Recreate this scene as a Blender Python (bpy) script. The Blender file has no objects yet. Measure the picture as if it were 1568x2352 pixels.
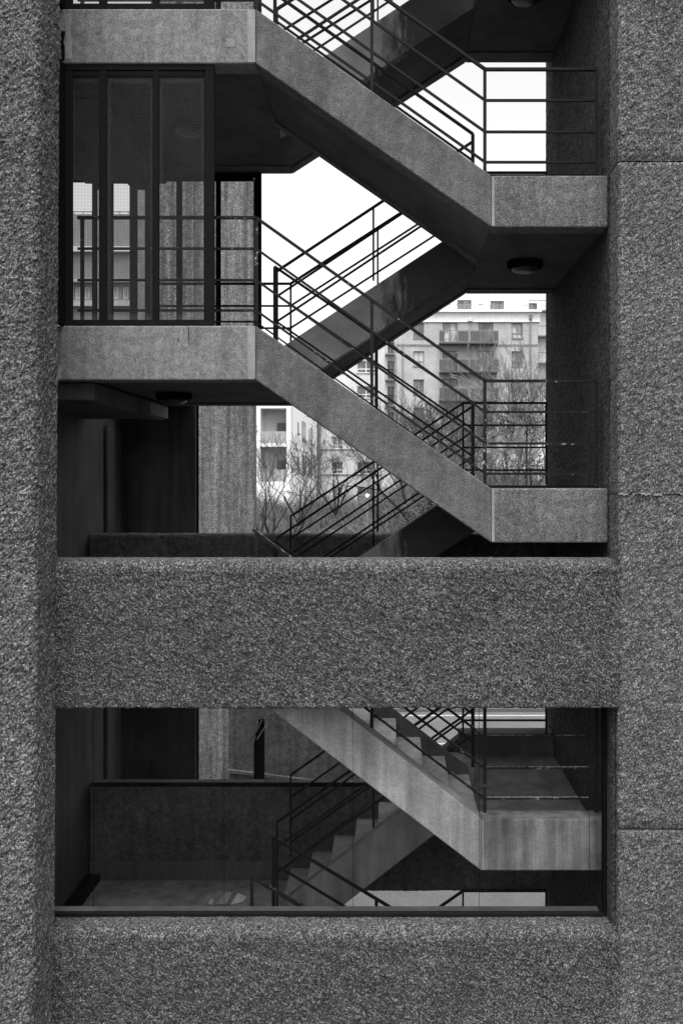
import bpy, bmesh, math, random
from mathutils import Vector, noise
random.seed(7)
SC = bpy.context.scene
COL = SC.collection
R = math.radians

# ------------------------------------------------------------------ camera
cam_d = bpy.data.cameras.new('camera'); cam = bpy.data.objects.new('camera', cam_d); COL.objects.link(cam)
cam.location = (0, 0, 0); cam.rotation_euler = (R(90), 0, 0)
cam_d.sensor_width = 36; cam_d.sensor_fit = 'AUTO'; cam_d.lens = 36 * 2100 / 2352
cam_d.shift_x = -121 / 2352; cam_d.shift_y = -80 / 2352
cam_d.clip_start = 0.1; cam_d.clip_end = 3000
SC.camera = cam

# ------------------------------------------------------------------ overcast daylight
W = bpy.data.worlds.new('World'); SC.world = W; W.use_nodes = True
wn = W.node_tree; wn.nodes.clear()
sky = wn.nodes.new('ShaderNodeTexSky'); sky.sky_type = 'NISHITA'; sky.sun_disc = False
SUN_EL, SUN_AZ = 72, 186          # degrees; azimuth clockwise from +Y
sky.sun_elevation = R(SUN_EL); sky.sun_rotation = R(SUN_AZ)
sky.air_density = 1.0; sky.dust_density = 6.0; sky.ozone_density = 1.0
bw = wn.nodes.new('ShaderNodeRGBToBW'); bg = wn.nodes.new('ShaderNodeBackground'); wo = wn.nodes.new('ShaderNodeOutputWorld')
wn.links.new(sky.outputs[0], bw.inputs[0]); wn.links.new(bw.outputs[0], bg.inputs[0]); wn.links.new(bg.outputs[0], wo.inputs[0])
bg.inputs[1].default_value = 0.15
sd = bpy.data.lights.new('sun', 'SUN'); sd.energy = 0.75; sd.angle = R(45); sd.color = (1, 1, 1)
sun = bpy.data.objects.new('sun', sd); COL.objects.link(sun)
sdir = Vector((math.sin(R(SUN_AZ)) * math.cos(R(SUN_EL)), math.cos(R(SUN_AZ)) * math.cos(R(SUN_EL)), math.sin(R(SUN_EL))))
sun.rotation_euler = sdir.to_track_quat('Z', 'Y').to_euler()
vs = SC.view_settings; vs.view_transform = 'Standard'; vs.look = 'None'; vs.gamma = 1; vs.exposure = 1.75
SC.render.engine = 'CYCLES'
SC.cycles.max_bounces = 8; SC.cycles.transparent_max_bounces = 24

# ------------------------------------------------------------------ measures
K = 245.0; Y0 = 8.57                       # metres in the plane of the stair front
def yy(s): return Y0 / s
def X(x, s=1.0): return (x - 905) / (K * s)
def Z(y, s=1.0): return (1096 - y) / (K * s)

# ------------------------------------------------------------------ materials
def g(v): return (v, v, v, 1)
class NT:
    def __init__(s, name):
        s.m = bpy.data.materials.new(name); s.m.use_nodes = True; s.t = s.m.node_tree; s.t.nodes.clear()
        s.out = s.n('ShaderNodeOutputMaterial'); s.tc = s.n('ShaderNodeTexCoord')
    def n(s, typ, **kw):
        o = s.t.nodes.new(typ)
        for k, v in kw.items(): setattr(o, k, v)
        return o
    def l(s, a, b): s.t.links.new(a, b)
    def noise(s, scale, detail=3, rough=.55, stretch=None, coord=None):
        src = coord or s.tc.outputs['Object']
        if stretch:
            mp = s.n('ShaderNodeMapping'); mp.inputs['Scale'].default_value = stretch; s.l(src, mp.inputs[0]); src = mp.outputs[0]
        o = s.n('ShaderNodeTexNoise'); o.inputs['Scale'].default_value = scale; o.inputs['Detail'].default_value = detail
        o.inputs['Roughness'].default_value = rough; s.l(src, o.inputs['Vector']); return o.outputs['Fac']
    def ramp(s, fac, stops, interp='LINEAR'):
        o = s.n('ShaderNodeValToRGB'); cr = o.color_ramp; cr.interpolation = interp
        while len(cr.elements) < len(stops): cr.elements.new(.5)
        for e, (p, v) in zip(cr.elements, stops): e.position = p; e.color = g(v)
        s.l(fac, o.inputs[0]); return o.outputs[0]
    def math(s, op, a, b=None, clamp=False):
        o = s.n('ShaderNodeMath', operation=op); o.use_clamp = clamp
        for i, v in enumerate((a, b)):
            if v is None: continue
            if isinstance(v, (int, float)): o.inputs[i].default_value = v
            else: s.l(v, o.inputs[i])
        return o.outputs[0]
    def bump(s, h, strength, dist=.01):
        o = s.n('ShaderNodeBump'); o.inputs['Strength'].default_value = strength; o.inputs['Distance'].default_value = dist
        s.l(h, o.inputs['Height']); return o.outputs[0]
    def pbr(s, col, rough=.9, normal=None, spec=.3, metal=0):
        o = s.n('ShaderNodeBsdfPrincipled')
        if isinstance(col, (int, float)): o.inputs['Base Color'].default_value = g(col)
        else: s.l(col, o.inputs['Base Color'])
        o.inputs['Roughness'].default_value = rough; o.inputs['Specular IOR Level'].default_value = spec; o.inputs['Metallic'].default_value = metal
        if normal is not None: s.l(normal, o.inputs['Normal'])
        return o.outputs[0]
    def done(s, sh): s.l(sh, s.out.inputs['Surface']); return s.m

def stone(name, lo, hi, mean=None, grain=42, contrast=.12, stain=.35, streak=0, bump=.6, big=.9, chips=1.0, joints=()):
    """bush-hammered or exposed-aggregate concrete: chips, pebbles, slow stains, rain streaks"""
    t = NT(name)
    a = t.noise(grain, 3, .65); c = t.ramp(a, [(.5 - contrast, lo), (.5 + contrast, hi)])
    vo = t.n('ShaderNodeTexVoronoi'); vo.inputs['Scale'].default_value = grain * 1.25
    t.l(t.tc.outputs['Object'], vo.inputs['Vector']); cb = t.n('ShaderNodeRGBToBW'); t.l(vo.outputs['Color'], cb.inputs[0])
    c = t.math('MULTIPLY', c, t.ramp(cb.outputs[0], [(.25, 1 - .55 * chips), (.55, .95), (.75, 1 + .9 * chips)]))
    b = t.noise(grain * 2.3, 2, .6); c2 = t.ramp(b, [(.36, .55), (.64, 1.45)])
    v = t.math('MULTIPLY', c, c2)
    v = t.math('MULTIPLY', v, t.ramp(t.noise(grain * .22, 2), [(.35, .78), (.65, 1.22)]))
    s1 = t.ramp(t.noise(big, 4, .6), [(.3, 1 - stain), (.7, 1 + stain)]); v = t.math('MULTIPLY', v, s1)
    if streak:
        s2 = t.ramp(t.noise(1, 3, .6, stretch=(9, 9, .45)), [(.32, 1 - streak), (.68, 1 + streak)]); v = t.math('MULTIPLY', v, s2)
    if joints:     # water stain above each day joint, pale lip painted below it
        sp = t.n('ShaderNodeSeparateXYZ'); t.l(t.tc.outputs['Object'], sp.inputs[0]); wob = t.math('MULTIPLY', t.noise(5, 4, .7), .10)
        for jz in joints:
            d = t.math('SUBTRACT', t.math('SUBTRACT', sp.outputs[2], jz), t.math('SUBTRACT', wob, .05))
            v = t.math('MULTIPLY', v, t.ramp(t.math('ADD', t.math('MULTIPLY', d, 2.5), .5), [(.47, 1.0), (.51, .48), (.62, .62), (.85, 1.0)]))
            d2 = t.math('SUBTRACT', sp.outputs[2], jz)
            v = t.math('MULTIPLY', v, t.ramp(t.math('ADD', t.math('MULTIPLY', d2, 5), .5), [(.20, 1.0), (.36, 1.25), (.495, 2.1), (.5, 1.0)]))
    h = t.math('ADD', a, t.math('MULTIPLY', b, .5))
    return t.done(t.pbr(v, .95, t.bump(h, bump, .012), .2))

def speckle(name, base, lo=.6, hi=1.5, grain=95, stain=.25, streak=.12, spots=True, bump=.25):
    """fine exposed pebble concrete"""
    t = NT(name)
    a = t.noise(grain, 2, .7); c = t.ramp(a, [(.34, base * lo), (.5, base), (.68, base * hi)])
    v = c
    if spots:
        vo = t.n('ShaderNodeTexVoronoi'); vo.inputs['Scale'].default_value = 38; t.l(t.tc.outputs['Object'], vo.inputs['Vector'])
        sp = t.ramp(vo.outputs['Distance'], [(.12, 1.9), (.22, 1.0)])
        rnd = t.n('ShaderNodeRGBToBW'); t.l(vo.outputs['Color'], rnd.inputs[0])
        pick = t.math('GREATER_THAN', rnd.outputs[0], .66)
        sp2 = t.math('ADD', t.math('MULTIPLY', t.math('SUBTRACT', sp, 1.0), pick), 1.0); v = t.math('MULTIPLY', v, sp2)
        dk = t.math('LESS_THAN', rnd.outputs[0], .28)
        sp3 = t.ramp(vo.outputs['Distance'], [(.14, .62), (.26, 0.0)])
        v = t.math('MULTIPLY', v, t.math('SUBTRACT', 1.0, t.math('MULTIPLY', sp3, dk)))
    s1 = t.ramp(t.noise(1.6, 5, .65), [(.3, 1 - stain), (.7, 1 + stain)]); v = t.math('MULTIPLY', v, s1)
    v = t.math('MULTIPLY', v, t.ramp(t.noise(17, 3, .6), [(.36, .80), (.64, 1.16)]))
    s2 = t.ramp(t.noise(1, 3, .6, stretch=(11, 11, .7)), [(.32, 1 - streak), (.68, 1 + streak)]); v = t.math('MULTIPLY', v, s2)
    return t.done(t.pbr(v, .9, t.bump(a, bump, .006), .25))

def smooth(name, base, stain=.4, rough=.85, scale=2.2, streak=.2, grain=70):
    """board-finished concrete, render, asphalt, paving"""
    t = NT(name)
    v = t.ramp(t.noise(scale, 6, .65), [(.28, base * (1 - stain)), (.72, base * (1 + stain))])
    v = t.math('MULTIPLY', v, t.ramp(t.noise(grain, 2, .7), [(.35, .82), (.65, 1.18)]))
    v = t.math('MULTIPLY', v, t.ramp(t.noise(1, 3, .6, stretch=(7, 7, .5)), [(.32, 1 - streak), (.68, 1 + streak)]))
    return t.done(t.pbr(v, rough, t.bump(t.noise(grain, 2), .15, .005), .3))

def plain(name, v, rough=.6, spec=.4, metal=0):
    t = NT(name)
    c = t.ramp(t.noise(14, 3), [(.3, v * .85), (.7, v * 1.15)])
    return t.done(t.pbr(c, rough, None, spec, metal))

def paint(name, base, chip, amount):
    """black paint flaking off rails down to pale primer"""
    t = NT(name)
    a = t.noise(24, 6, .78); b = t.noise(1.7, 3, .6)
    geo = t.n('ShaderNodeNewGeometry'); sx = t.n('ShaderNodeSeparateXYZ'); t.l(geo.outputs['Normal'], sx.inputs[0])
    up = t.math('MULTIPLY', t.math('MAXIMUM', sx.outputs[2], 0.0), .16)  # more chips on upward faces, also for sky glint on rail tops
    s = t.math('ADD', t.math('ADD', a, up), t.math('MULTIPLY', t.math('SUBTRACT', b, .5), .35))
    v = t.ramp(s, [(amount, base), (amount + .04, chip)])
    return t.done(t.pbr(v, .7, t.bump(a, .3, .002), .1))

M = {}
M['pillar']  = stone('bush_hammered_concrete', .018, .118, grain=72, contrast=.13, stain=.16, streak=.10, bump=.8, chips=.8, joints=(2.825 + 9, -3.155 + 9))
M['pillar_l'] = stone('coarse_hammered_concrete', .016, .125, grain=58, contrast=.12, stain=.16, streak=.10, bump=.9, chips=.8)
M['beam']    = stone('bush_hammered_beam', .0075, .088, grain=72, contrast=.10, stain=.2, bump=.9, chips=1.0)
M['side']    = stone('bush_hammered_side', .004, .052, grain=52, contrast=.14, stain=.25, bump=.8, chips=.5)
M['column']  = stone('streaked_aggregate', .045, .19, grain=46, contrast=.15, stain=.15, streak=.5, bump=.6, chips=.35)
M['parapet'] = stone('dark_aggregate', .034, .095, grain=60, contrast=.2, stain=.35, streak=.2, bump=.4, chips=.25)
M['fascia']  = speckle('pebble_fascia', .115, stain=.18, streak=.2)
M['fascia_r'] = speckle('pebble_fascia_weathered', .08, lo=.3, hi=1.9, stain=.28, streak=.22)
M['stringer'] = speckle('pebble_stringer', .062, lo=.4, hi=1.75, stain=.24, streak=.18)
M['patchc']  = smooth('pale_patch', .122, .15)
M['cast']    = smooth('cast_concrete', .15, .35, streak=.3)
M['cast_r']  = smooth('streaked_cast_concrete', .105, .5, streak=.55)
M['cast_low'] = smooth('pale_cast_concrete', .20, .35, streak=.3)
M['soffit']  = smooth('shaded_soffit', .037, .7, scale=1.3, streak=.1)  # concrete undersides, their shade deepened in the colour
M['dim']     = smooth('shaded_cast_concrete', .05, .5)  # shade of the rear kerbs put into a darker cast concrete
M['screed']  = smooth('grey_screed', .11, .55, scale=2)  # darker base than the hall floor
M['steps']   = smooth('step_concrete', .29, .3)
M['floor']   = smooth('landing_floor', .25, .45, scale=3)
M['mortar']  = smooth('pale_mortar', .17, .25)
M['darkwall'] = smooth('shaded_wall', .024, .35, streak=.45)  # shade of the recess put into the wall colour
M['sillm']   = smooth('grey_sill', .07, .25)
M['black']   = plain('black_paint', .006, .9, .0)
M['frame']   = plain('dark_frame_paint', .008, .9, .02)
M['rail']    = paint('worn_black_paint', .007, .2, .74)
M['railchip'] = paint('flaking_black_paint', .008, .34, .635)
M['lens']    = plain('dusty_lamp_glass', .022, .35)
M['white']   = smooth('white_render', .72, .06, scale=.5, streak=.06, grain=20)
M['bright']  = smooth('bright_render', .85, .05, scale=.5, streak=.05, grain=20)  # daylight on the side wall put into a paler white
M['cream']   = smooth('pale_render', .48, .08, scale=.5, streak=.08, grain=20)
M['brickp']  = None
M['greyb']   = smooth('grey_cladding', .17, .2, scale=.3, streak=.1, grain=10)
M['paving']  = smooth('pale_paving', .07, .18, scale=1.2, streak=0, grain=30)
M['asphalt'] = smooth('asphalt', .07, .2, scale=.8, streak=0, grain=40)
M['marking'] = smooth('road_paint', .25, .2, grain=30)
M['grass']   = smooth('winter_grass', .06, .5, scale=.9, streak=0, grain=9)
M['bark']    = plain('dark_bark', .025, .9, .1)
M['barkmid'] = plain('grey_bark', .07, .9, .1)
M['barkpale'] = plain('pale_twigs', .17, .9, .1)
M['ivy']     = plain('dark_ivy', .03, .7, .2)
M['wood']    = smooth('splintered_wood', .45, .3, streak=0)
M['paper']   = plain('waste_paper', .5, .8)
M['card']    = plain('waste_card', .32, .8)
M['mid']     = smooth('mid_grey_render', .30, .15, scale=.5, streak=.1, grain=20)
M['inner']   = smooth('dim_render', .05, .3)
M['leaf']    = plain('rotten_leaf', .015, .8)
M['darkpanel'] = plain('balcony_panel', .065, .6)

def bricks():
    t = NT('pale_brick'); b = t.n('ShaderNodeTexBrick'); mp = t.n('ShaderNodeMapping'); mp.inputs['Rotation'].default_value = (R(90), 0, 0)
    t.l(t.tc.outputs['Object'], mp.inputs[0]); t.l(mp.outputs[0], b.inputs['Vector'])
    b.inputs['Scale'].default_value = 4; b.inputs['Color1'].default_value = g(.36); b.inputs['Color2'].default_value = g(.27); b.inputs['Mortar'].default_value = g(.42)
    b.inputs['Mortar Size'].default_value = .012
    w = t.n('ShaderNodeRGBToBW'); t.l(b.outputs[0], w.inputs[0])
    v = t.math('MULTIPLY', w.outputs[0], t.ramp(t.noise(.7, 5, .6), [(.3, .8), (.7, 1.15)]))
    return t.done(t.pbr(v, .9))
M['brickp'] = bricks()

def clear_glass(name, refl=.05, tint=.9):
    t = NT(name); tr = t.n('ShaderNodeBsdfTransparent'); tr.inputs[0].default_value = g(tint)
    gl = t.n('ShaderNodeBsdfGlossy'); gl.inputs['Roughness'].default_value = .03; gl.inputs['Color'].default_value = g(1)
    fr = t.n('ShaderNodeFresnel'); fr.inputs['IOR'].default_value = 1.09
    df = t.n('ShaderNodeBsdfDiffuse'); df.inputs[0].default_value = g(.5)
    m1 = t.n('ShaderNodeMixShader'); t.l(fr.outputs[0], m1.inputs[0]); t.l(tr.outputs[0], m1.inputs[1]); t.l(gl.outputs[0], m1.inputs[2])
    m2 = t.n('ShaderNodeMixShader'); t.l(t.ramp(t.noise(2.5, 5, .6), [(.4, refl * .4), (.7, refl * 1.4)]), m2.inputs[0]); t.l(m1.outputs[0], m2.inputs[1]); t.l(df.outputs[0], m2.inputs[2])
    return t.done(m2.outputs[0])
M['glass'] = clear_glass('window_glass', .004, .95)
M['bglass'] = clear_glass('clean_glass', .01, .95)

def wired():
    t = NT('wired_glass'); o = t.tc.outputs['Object']; sp = t.n('ShaderNodeSeparateXYZ'); t.l(o, sp.inputs[0])
    def wire(c):
        f = t.math('FRACT', t.math('MULTIPLY', c, 1 / .0135)); return t.math('LESS_THAN', f, .13)
    wm = t.math('MAXIMUM', wire(sp.outputs[0]), wire(sp.outputs[2]))
    gs = t.n('ShaderNodeSeparateXYZ'); t.l(t.tc.outputs['Generated'], gs.inputs[0])
    def edge(c, w): return t.math('MULTIPLY', t.math('ABSOLUTE', t.math('SUBTRACT', c, .5)), 2.0)
    ex = t.ramp(edge(gs.outputs[0], 0), [(.80, 0), (1.0, .05)]); ez = t.ramp(edge(gs.outputs[2], 0), [(.93, 0), (1.0, .07)])
    dirt = t.math('ADD', t.math('MAXIMUM', ex, ez), t.ramp(t.noise(3, 5, .65), [(.35, .002), (.7, .012)]))
    tr = t.n('ShaderNodeBsdfTransparent'); tr.inputs[0].default_value = g(.74)
    gl = t.n('ShaderNodeBsdfGlossy'); gl.inputs['Roughness'].default_value = .08; fr = t.n('ShaderNodeFresnel'); fr.inputs['IOR'].default_value = 1.10
    m1 = t.n('ShaderNodeMixShader'); t.l(fr.outputs[0], m1.inputs[0]); t.l(tr.outputs[0], m1.inputs[1]); t.l(gl.outputs[0], m1.inputs[2])
    df = t.n('ShaderNodeBsdfDiffuse'); df.inputs[0].default_value = g(.55)
    m2 = t.n('ShaderNodeMixShader'); t.l(dirt, m2.inputs[0]); t.l(m1.outputs[0], m2.inputs[1]); t.l(df.outputs[0], m2.inputs[2])
    wr = t.n('ShaderNodeBsdfDiffuse'); wr.inputs[0].default_value = g(.035)
    m3 = t.n('ShaderNodeMixShader'); t.l(wm, m3.inputs[0]); t.l(m2.outputs[0], m3.inputs[1]); t.l(wr.outputs[0], m3.inputs[2])
    return t.done(m3.outputs[0])
M['wired'] = wired()

def patchy():
    t = NT('dark_ended_concrete'); sp = t.n('ShaderNodeSeparateXYZ'); t.l(t.tc.outputs['Object'], sp.inputs[0])
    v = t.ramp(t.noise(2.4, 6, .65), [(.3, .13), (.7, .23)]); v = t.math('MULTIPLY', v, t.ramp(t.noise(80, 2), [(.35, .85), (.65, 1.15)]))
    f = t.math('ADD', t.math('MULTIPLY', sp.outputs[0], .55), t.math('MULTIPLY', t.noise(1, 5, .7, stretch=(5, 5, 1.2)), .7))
    v = t.math('MULTIPLY', v, t.ramp(f, [(.40, 1.0), (.50, .17)]))  # ragged change from pale to dark along the flight
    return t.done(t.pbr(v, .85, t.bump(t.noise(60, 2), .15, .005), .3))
M['patchy'] = patchy()
def pane_mat(name, v, hi):
    t = NT(name); c = t.ramp(t.noise(.8, 3, stretch=(3, 3, 1)), [(.42, v), (.6, hi)])
    return t.done(t.pbr(c, .12, None, .6))
M['pane'] = pane_mat('dark_window_pane', .07, .15)  # grey base also holds the reflected sky
M['panep'] = pane_mat('curtained_window_pane', .16, .45)

# ------------------------------------------------------------------ mesh helpers
class MB:
    def __init__(s): s.v = []; s.f = []
    def quad(s, *p):
        i = len(s.v); s.v += [tuple(q) for q in p]; s.f.append(tuple(range(i, i + len(p)))); return s
    def hexa(s, p):       # 8 points, bottom ring then top ring
        i = len(s.v); s.v += [tuple(q) for q in p]
        for f in ((3, 2, 1, 0), (4, 5, 6, 7), (0, 1, 5, 4), (1, 2, 6, 5), (2, 3, 7, 6), (3, 0, 4, 7)): s.f.append(tuple(i + k for k in f))
        return s
    def box(s, x0, x1, y0, y1, z0, z1):
        return s.hexa([(x0, y0, z0), (x1, y0, z0), (x1, y1, z0), (x0, y1, z0), (x0, y0, z1), (x1, y0, z1), (x1, y1, z1), (x0, y1, z1)])
    def prism(s, poly, y0, y1):   # poly of (x, z), counter-clockwise seen from the front (-y)
        i = len(s.v); n = len(poly)
        s.v += [(x, y0, z) for x, z in poly] + [(x, y1, z) for x, z in poly]
        s.f.append(tuple(range(i, i + n))); s.f.append(tuple(range(i + 2 * n - 1, i + n - 1, -1)))
        for k in range(n): q = (k + 1) % n; s.f.append((i + k, i + n + k, i + n + q, i + q))
        return s
    def bar(s, a, b, w, h=None):  # rectangular bar from a to b
        a, b = Vector(a), Vector(b); d = (b - a).normalized(); h = h or w
        up = Vector((0, 0, 1)) if abs(d.z) < .98 else Vector((0, 1, 0))
        r = d.cross(up).normalized() * w / 2; u = r.cross(d).normalized() * h / 2
        return s.hexa([a - r - u, a + r - u, b + r - u, b - r - u, a - r + u, a + r + u, b + r + u, b - r + u])
    def tube(s, pts, rad, n=4):
        base = len(s.v)
        for k, p in enumerate(pts):
            p = Vector(p); q = Vector(pts[min(k + 1, len(pts) - 1)]); o = Vector(pts[max(k - 1, 0)])
            d = (q - o).normalized(); a = d.orthogonal().normalized(); b = d.cross(a); r = rad[k]
            for j in range(n):
                t = 2 * math.pi * j / n; s.v.append(tuple(p + a * math.cos(t) * r + b * math.sin(t) * r))
        for k in range(len(pts) - 1):
            for j in range(n):
                j2 = (j + 1) % n; s.f.append((base + k * n + j, base + k * n + j2, base + (k + 1) * n + j2, base + (k + 1) * n + j))
        return s
    def lathe(s, c, prof, n=28):   # prof of (r, z)
        base = len(s.v)
        for r, z in prof:
            for j in range(n): t = 2 * math.pi * j / n; s.v.append((c[0] + r * math.cos(t), c[1] + r * math.sin(t), c[2] + z))
        for k in range(len(prof) - 1):
            for j in range(n): j2 = (j + 1) % n; s.f.append((base + k * n + j, base + k * n + j2, base + (k + 1) * n + j2, base + (k + 1) * n + j))
        return s
    def rough(s, loop, axis, t0, t1, dt, amp, freq=24, lean=0.0):
        """extrude a closed 2-D loop; every vertex pushed in and out along its normal: a hammered surface"""
        n = len(loop); nt = max(1, int((t1 - t0) / dt)); base = len(s.v); cx = sum(p[0] for p in loop) / n; cy = sum(p[1] for p in loop) / n
        nor = []
        for i in range(n):
            a, b = loop[i - 1], loop[(i + 1) % n]; dx, dy = b[0] - a[0], b[1] - a[1]; L = math.hypot(dx, dy) or 1; nor.append((dy / L, -dx / L))
        for k in range(nt + 1):
            t = t0 + (t1 - t0) * k / nt
            for i, (p, q) in enumerate(loop):
                m = nor[i]
                w = Vector((p, q, t)) * freq
                d = amp * (noise.noise(w) * 1.2 + random.uniform(-.6, .6)) + amp * 1.2 * noise.noise(w * .12)
                if k in (0, nt): d = 0
                a, b = p + m[0] * d, q + m[1] * d
                tt = t + (random.uniform(-.25, .25) * dt if 0 < k < nt else 0)
                if axis == 'Z': s.v.append((a + lean * t, b, tt))
                else: s.v.append((tt, a, b))
        for k in range(nt):
            for i in range(n):
                j = (i + 1) % n; a, b, c, d = base + k * n + i, base + k * n + j, base + (k + 1) * n + j, base + (k + 1) * n + i
                s.f.append((a, b, c, d) if axis == 'Z' else (a, d, c, b))
        s.f.append(tuple(base + n - 1 - i for i in range(n))); s.f.append(tuple(base + nt * n + i for i in range(n)))
        return s
    def build(s, name, mat, parent=None, smooth=False, bevel=0):
        me = bpy.data.meshes.new(name)
        if parent is not None: o3 = Vector(parent['_o'])
        else:
            xs = [v[0] for v in s.v]; ys = [v[1] for v in s.v]; zs = [v[2] for v in s.v]
            o3 = Vector(((min(xs) + max(xs)) / 2, (min(ys) + max(ys)) / 2, min(zs)))
        me.from_pydata([tuple(Vector(v) - o3) for v in s.v], [], s.f); me.update()
        bm = bmesh.new(); bm.from_mesh(me); bmesh.ops.recalc_face_normals(bm, faces=bm.faces); bm.to_mesh(me); bm.free()
        if smooth:
            for p in me.polygons: p.use_smooth = True
        me.materials.append(M[mat]); o = bpy.data.objects.new(name, me); COL.objects.link(o)
        if parent is None: o.location = o3; o['_o'] = tuple(o3)
        else:
            o.parent = parent; o['_o'] = tuple(o3)
            if parent.type == 'MESH': pass
        if bevel:
            bv = o.modifiers.new('bevel', 'BEVEL'); bv.width = bevel; bv.segments = 2; bv.limit_method = 'ANGLE'
        return o

def tag(o, label, cat, group=None, kind=None):
    if label: o['label'] = label
    if cat: o['category'] = cat
    if group: o['group'] = group
    if kind: o['kind'] = kind
    return o
def thing(name, loc, label, cat, group=None):
    o = bpy.data.objects.new(name, None); COL.objects.link(o); o.location = loc; o['_o'] = tuple(loc); o.empty_display_size = .3
    return tag(o, label, cat, group)
def struct(name, mb, mat, **k):
    o = mb.build(name, mat, **k); o['kind'] = 'structure'; return o
def copy_tree(src, label, dz=0, dy=0, dx=0):
    c = src.copy(); COL.objects.link(c); c.location = src.location + Vector((dx, dy, dz)); c['label'] = label
    for ch in list(src.children):
        a = ch.copy(); COL.objects.link(a); a.parent = c
        for g2 in list(ch.children):
            b = g2.copy(); COL.objects.link(b); b.parent = a
    return c

# ================================================================== GROUND
GZ = -9.0
struct('ground', MB().quad((-900, -60, GZ - .3), (900, -60, GZ - .3), (900, 38, GZ - .3), (-900, 38, GZ - .3)), 'asphalt')
struct('pavement', MB().box(-30, 30, 9, 27.5, GZ - .25, GZ), 'paving')
struct('road', MB().quad((-120, 27.5, GZ - .12), (120, 27.5, GZ - .12), (120, 35.5, GZ - .12), (-120, 35.5, GZ - .12)), 'asphalt')
rm = MB()
for k in range(-14, 15): rm.quad((k * 4, 31.2, GZ - .116), (k * 4 + 2, 31.2, GZ - .116), (k * 4 + 2, 31.35, GZ - .116), (k * 4, 31.35, GZ - .116))
rm.quad((-60, 34.9, GZ - .116), (60, 34.9, GZ - .116), (60, 35.05, GZ - .116), (-60, 35.05, GZ - .116))
struct('road_markings', rm, 'marking')
struct('far_pavement', MB().box(-120, 120, 35.5, 38.2, GZ - .3, GZ + .01), 'paving')
bk = MB(); N = 60; rows = [38.2, 42, 46, 52, 58, 64, 70, 110, 200, 900]; hz = [-9, -8.3, -7.3, -6, -5, -4.4, -4.1, -4, -4, -4]
gi = {}
for j, (yv, zv) in enumerate(zip(rows, hz)):
    for i in range(N + 1):
        xv = (-1 + 2 * i / N) * (60 + yv); gi[i, j] = len(bk.v); bk.v.append((xv, yv, zv + (.5 * noise.noise(Vector((xv * .15, yv * .2, 0))) if 0 < j < 7 else 0)))
for j in range(len(rows) - 1):
    for i in range(N): bk.f.append((gi[i, j], gi[i + 1, j], gi[i + 1, j + 1], gi[i, j + 1]))
struct('grass_bank', bk, 'grass', smooth=True)

# ================================================================== FRONT WALL OF THE TOWER
YF = 8.19
def arc(cx, cy, r, a0, a1, n=5): return [(cx + r * math.cos(R(a0 + (a1 - a0) * k / n)), cy + r * math.sin(R(a0 + (a1 - a0) * k / n))) for k in range(n + 1)]
def dense(a, b, d):
    n = max(1, int(math.hypot(b[0] - a[0], b[1] - a[1]) / d)); return [(a[0] + (b[0] - a[0]) * k / n, a[1] + (b[1] - a[1]) * k / n) for k in range(n)]
# left pillar (projects half a metre in front of the beams); loop runs counter-clockwise seen from above
r = .07; xl = -3.026
loop = dense((-5.2, 7.735), (-4.3, 7.735), .3) + dense((-4.3, 7.735), (xl - r, 7.735), .022) + arc(xl - r, 7.735 + r, r, -90, 0, 6) + dense((xl, 7.735 + r + .02), (xl, 8.215), .022) + [(xl, 8.215), (-3.45, 8.22), (-3.5, 9.3), (-5.2, 9.3)]
o = MB().rough(loop, 'Z', GZ, 5.6, .024, .009, lean=.0057).build('concrete_pillar', 'pillar_l')
tag(o, 'wide bush-hammered concrete pillar filling the left edge, with a darker recessed inner side', 'pillar', 'rough concrete pillars framing the stairwell')
# right pillar = tower side wall
xr = 2.005; r = .03
def joints(mb): pass
loop = [(4.6, 12.05), (xr + .02, 12.05), (xr + .02, YF + .32)] + dense((xr, YF + .32), (xr, YF + r + .01), .03) + arc(xr + r, YF + r, r, 180, 270, 4) + dense((xr + r + .02, YF), (2.9, YF), .022) + [(2.92, YF), (4.6, YF)]
pr = thing('concrete_pillar', (3.2, 9.5, GZ), 'bush-hammered concrete pillar on the right edge with horizontal joints and a deep dark side face', 'pillar', 'rough concrete pillars framing the stairwell')
zj = [GZ, -6.12, -3.155, -.155, 2.825, 5.6]
for k, (a, b) in enumerate(zip(zj[:-1], zj[1:])):
    lp = [(p, q - (.0, .010, .0, .0, .008)[4 - k] if q < YF + .2 and p > xr + .01 else q) for p, q in loop]
    mb = MB().rough(lp, 'Z', a + (.0075 if k in (4, 2) else .004), b - (.0075 if k in (3, 1) else .004), .022, .006); mb.build('lift', 'pillar', pr)
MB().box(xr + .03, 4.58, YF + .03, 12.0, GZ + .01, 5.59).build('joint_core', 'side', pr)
MB().rough([(4.0, 12.10), (xr - .002, 12.10)] + dense((xr - .002, 12.07), (xr - .002, YF + .33), .03) + [(4.0, YF + .33)], 'Z', GZ + .02, 5.58, .03, .006).build('side_wall', 'side', pr)

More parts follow.
